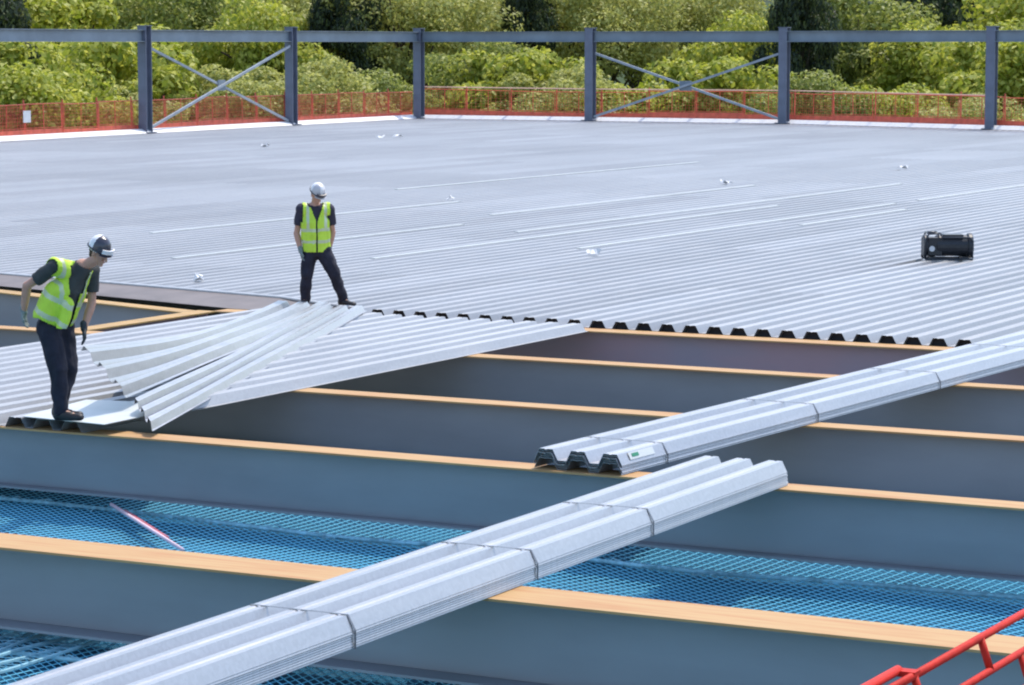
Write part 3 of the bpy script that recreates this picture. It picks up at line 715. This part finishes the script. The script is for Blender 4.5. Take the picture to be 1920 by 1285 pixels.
# ------------------------------------------------------------------ trees beyond the roof
def crown_mesh(seed, R, Hh, ncl, leaves, size, kind='round'):
    rg = np.random.default_rng(seed); C_ = []
    for k in range(ncl):
        d = rg.normal(size=3); d /= np.linalg.norm(d); r = rg.uniform(.25, 1)**.5
        if d[2] < -.55: d[2] *= -.5
        C_.append((d * r * np.array([R, R, Hh]) * rg.uniform(.8, 1.08), rg.uniform(.16, .34) * R))
    n = leaves; idx = rg.integers(0, ncl, n); cen = np.array([C_[i][0] for i in idx]); rr = np.array([C_[i][1] for i in idx])
    d = rg.normal(size=(n, 3)); d /= np.linalg.norm(d, axis=1)[:, None]
    pos = cen + d * (rr * rg.uniform(.55, 1.08, n) ** .6)[:, None] * np.array([1, 1, .72])
    nrm = d * .8 + rg.normal(size=(n, 3)) * .55 + np.array([0, 0, .35]); nrm /= np.linalg.norm(nrm, axis=1)[:, None]
    t = np.cross(nrm, rg.normal(size=(n, 3))); t /= np.linalg.norm(t, axis=1)[:, None]; b = np.cross(nrm, t)
    s = size * rg.uniform(.55, 1.3, n)[:, None]
    P_ = np.stack([pos - t*s, pos - b*s*.55 + nrm*s*.12, pos + t*s, pos + b*s*.55 + nrm*s*.12], 1).reshape(-1, 3)
    me = bpy.data.meshes.new('crown'); me.vertices.add(4*n); me.vertices.foreach_set('co', P_.ravel())
    me.loops.add(4*n); me.loops.foreach_set('vertex_index', np.arange(4*n)); me.polygons.add(n)
    me.polygons.foreach_set('loop_start', np.arange(0, 4*n, 4)); me.polygons.foreach_set('loop_total', np.full(n, 4)); me.update(calc_edges=True)
    return me, C_
def make_tree(seed, R, Hh, zc, leaf, ncl=46, leaves=11000, size=.2):
    o = bpy.data.objects.new('tree', None); COL.objects.link(o)
    me, C_ = crown_mesh(seed, R, Hh, ncl, leaves, size); me.transform(Matrix.Translation((0, 0, zc))); link('crown', me, leaf, o)
    tk = MB(); r = random.Random(seed)
    tk.tube([(0, 0, -.3), (r.uniform(-.2, .2), .1, zc*.35), (r.uniform(-.4, .4), .2, zc*.75), (0, 0, zc + Hh*.45)], [.38, .30, .22, .06], 9)
    for k in range(0, ncl, 4):
        c_ = C_[k][0]; z0 = zc*r.uniform(.45, .95)
        tk.tube([(0, .1, z0), (c_[0]*.5, c_[1]*.5, (z0+zc+c_[2])/2 + .3), (c_[0]*.92, c_[1]*.92, zc+c_[2]*.9)], [.13, .08, .025], 6)
    tk.build('trunk', 'bark', o, smooth=True)
    return o
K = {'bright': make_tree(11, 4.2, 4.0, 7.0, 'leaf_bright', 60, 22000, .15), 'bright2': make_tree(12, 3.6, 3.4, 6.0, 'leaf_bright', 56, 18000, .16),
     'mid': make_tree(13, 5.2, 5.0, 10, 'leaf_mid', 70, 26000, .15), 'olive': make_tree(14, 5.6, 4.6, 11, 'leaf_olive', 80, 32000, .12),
     'olive2': make_tree(15, 4.0, 3.4, 7.2, 'leaf_olive', 56, 20000, .12), 'dark': make_tree(16, 5.6, 6.4, 12, 'leaf_gap_shade', 60, 20000, .20)}
used = set()
names = {'bright': ('bright yellow green leafy tree', 'broadleaf_tree'), 'bright2': ('small bright green bushy tree', 'bushy_tree'), 'mid': ('mid green broad tree', 'broadleaf_tree'),
         'olive': ('tall rounded olive green willow like tree', 'willow_tree'), 'olive2': ('low rounded olive green bush', 'willow_bush'), 'dark': ('dark green tree with shade painted into its leaves', 'dark_tree')}
GZ = -9.2
def px_tree(px, Y, top_y, kind, where, sx=1.):
    """a tree standing Y metres away, its crown top reaching image row top_y"""
    X = (px - 960) * Y / FPX; ztop = CAM_H - (top_y - HOR) * Y / FPX
    src = K[kind]; base_top = {'bright': 11.2, 'bright2': 9.6, 'mid': 15.2, 'olive': 15.8, 'olive2': 10.8, 'dark': 18.6}[kind]
    o = src if kind not in used else copy_tree(src); used.add(kind)
    s = (ztop - GZ) / base_top; o.location = (X, Y, GZ); o.scale = (s*sx, s*sx, s); o.rotation_euler = (0, 0, random.uniform(0, 6.28))
    l, nm = names[kind]; o.name = nm
    tag(o, l + ' ' + where, 'tree', 'trees beyond the roof')
px_tree(60, 134, 95, 'bright', 'behind the left barrier, above the small white board')
px_tree(200, 150, 55, 'bright2', 'close left of the leftmost column')
px_tree(-60, 142, 60, 'bright2', 'at the left border behind the barrier')
px_tree(120, 172, -60, 'bright', 'rising above the left end of the top beam')
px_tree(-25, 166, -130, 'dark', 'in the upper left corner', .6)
px_tree(330, 190, -90, 'mid', 'rising above the top beam just right of the leftmost column')
px_tree(250, 146, 150, 'olive2', 'low behind the barrier at the leftmost column')
px_tree(420, 150, 110, 'olive2', 'behind the crossing of the left bracing')
px_tree(520, 172, -30, 'bright', 'rising behind the upper right of the left bracing', .8)
px_tree(440, 205, -110, 'olive', 'far behind the left bracing')
px_tree(590, 152, 95, 'olive2', 'just right of the left bracing right hand column')
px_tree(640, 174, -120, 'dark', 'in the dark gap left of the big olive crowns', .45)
px_tree(720, 160, 128, 'mid', 'low behind the barrier left of the corner column')
px_tree(760, 178, -95, 'olive', 'behind the top of the corner column')
px_tree(880, 188, -80, 'olive', 'between the corner column and the right bracing')
px_tree(900, 166, 70, 'mid', 'low between corner column and right bracing')
px_tree(965, 162, 85, 'bright2', 'left of the right bracing left hand column')
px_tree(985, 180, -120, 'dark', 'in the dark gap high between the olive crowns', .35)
px_tree(1120, 184, -85, 'olive', 'behind the left half of the right bracing')
px_tree(1060, 158, 110, 'olive2', 'low behind the left hand column of the right bracing')
px_tree(1270, 190, -100, 'olive', 'behind the right half of the right bracing')
px_tree(1180, 158, 150, 'bright2', 'lowest behind the crossing of the right bracing')
px_tree(1330, 160, 100, 'bright2', 'low under the right arm of the right bracing')
px_tree(1420, 176, 0, 'bright', 'just left of the right bracing right hand column', .8)
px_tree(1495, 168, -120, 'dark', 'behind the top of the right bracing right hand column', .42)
px_tree(1600, 176, -40, 'mid', 'in the middle of the unbraced bay at right')
px_tree(1540, 152, 130, 'mid', 'low at the left of the unbraced bay at right')
px_tree(1700, 152, 140, 'bright', 'low at the right of the unbraced bay at right')
px_tree(1760, 170, 20, 'bright', 'rising above the top beam left of the rightmost column')
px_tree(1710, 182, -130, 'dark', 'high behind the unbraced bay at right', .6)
px_tree(1880, 160, 60, 'bright2', 'right of the rightmost column')
px_tree(1930, 176, -70, 'bright', 'in the upper right corner')
px_tree(1840, 146, 165, 'olive2', 'lowest bush left of the rightmost column')
px_tree(2050, 165, -20, 'mid', 'just out of the right border')
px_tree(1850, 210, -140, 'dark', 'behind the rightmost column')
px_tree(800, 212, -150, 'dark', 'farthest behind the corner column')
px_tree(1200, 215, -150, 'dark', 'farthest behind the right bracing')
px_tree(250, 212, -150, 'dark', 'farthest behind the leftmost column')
bpy.context.view_layer.update()
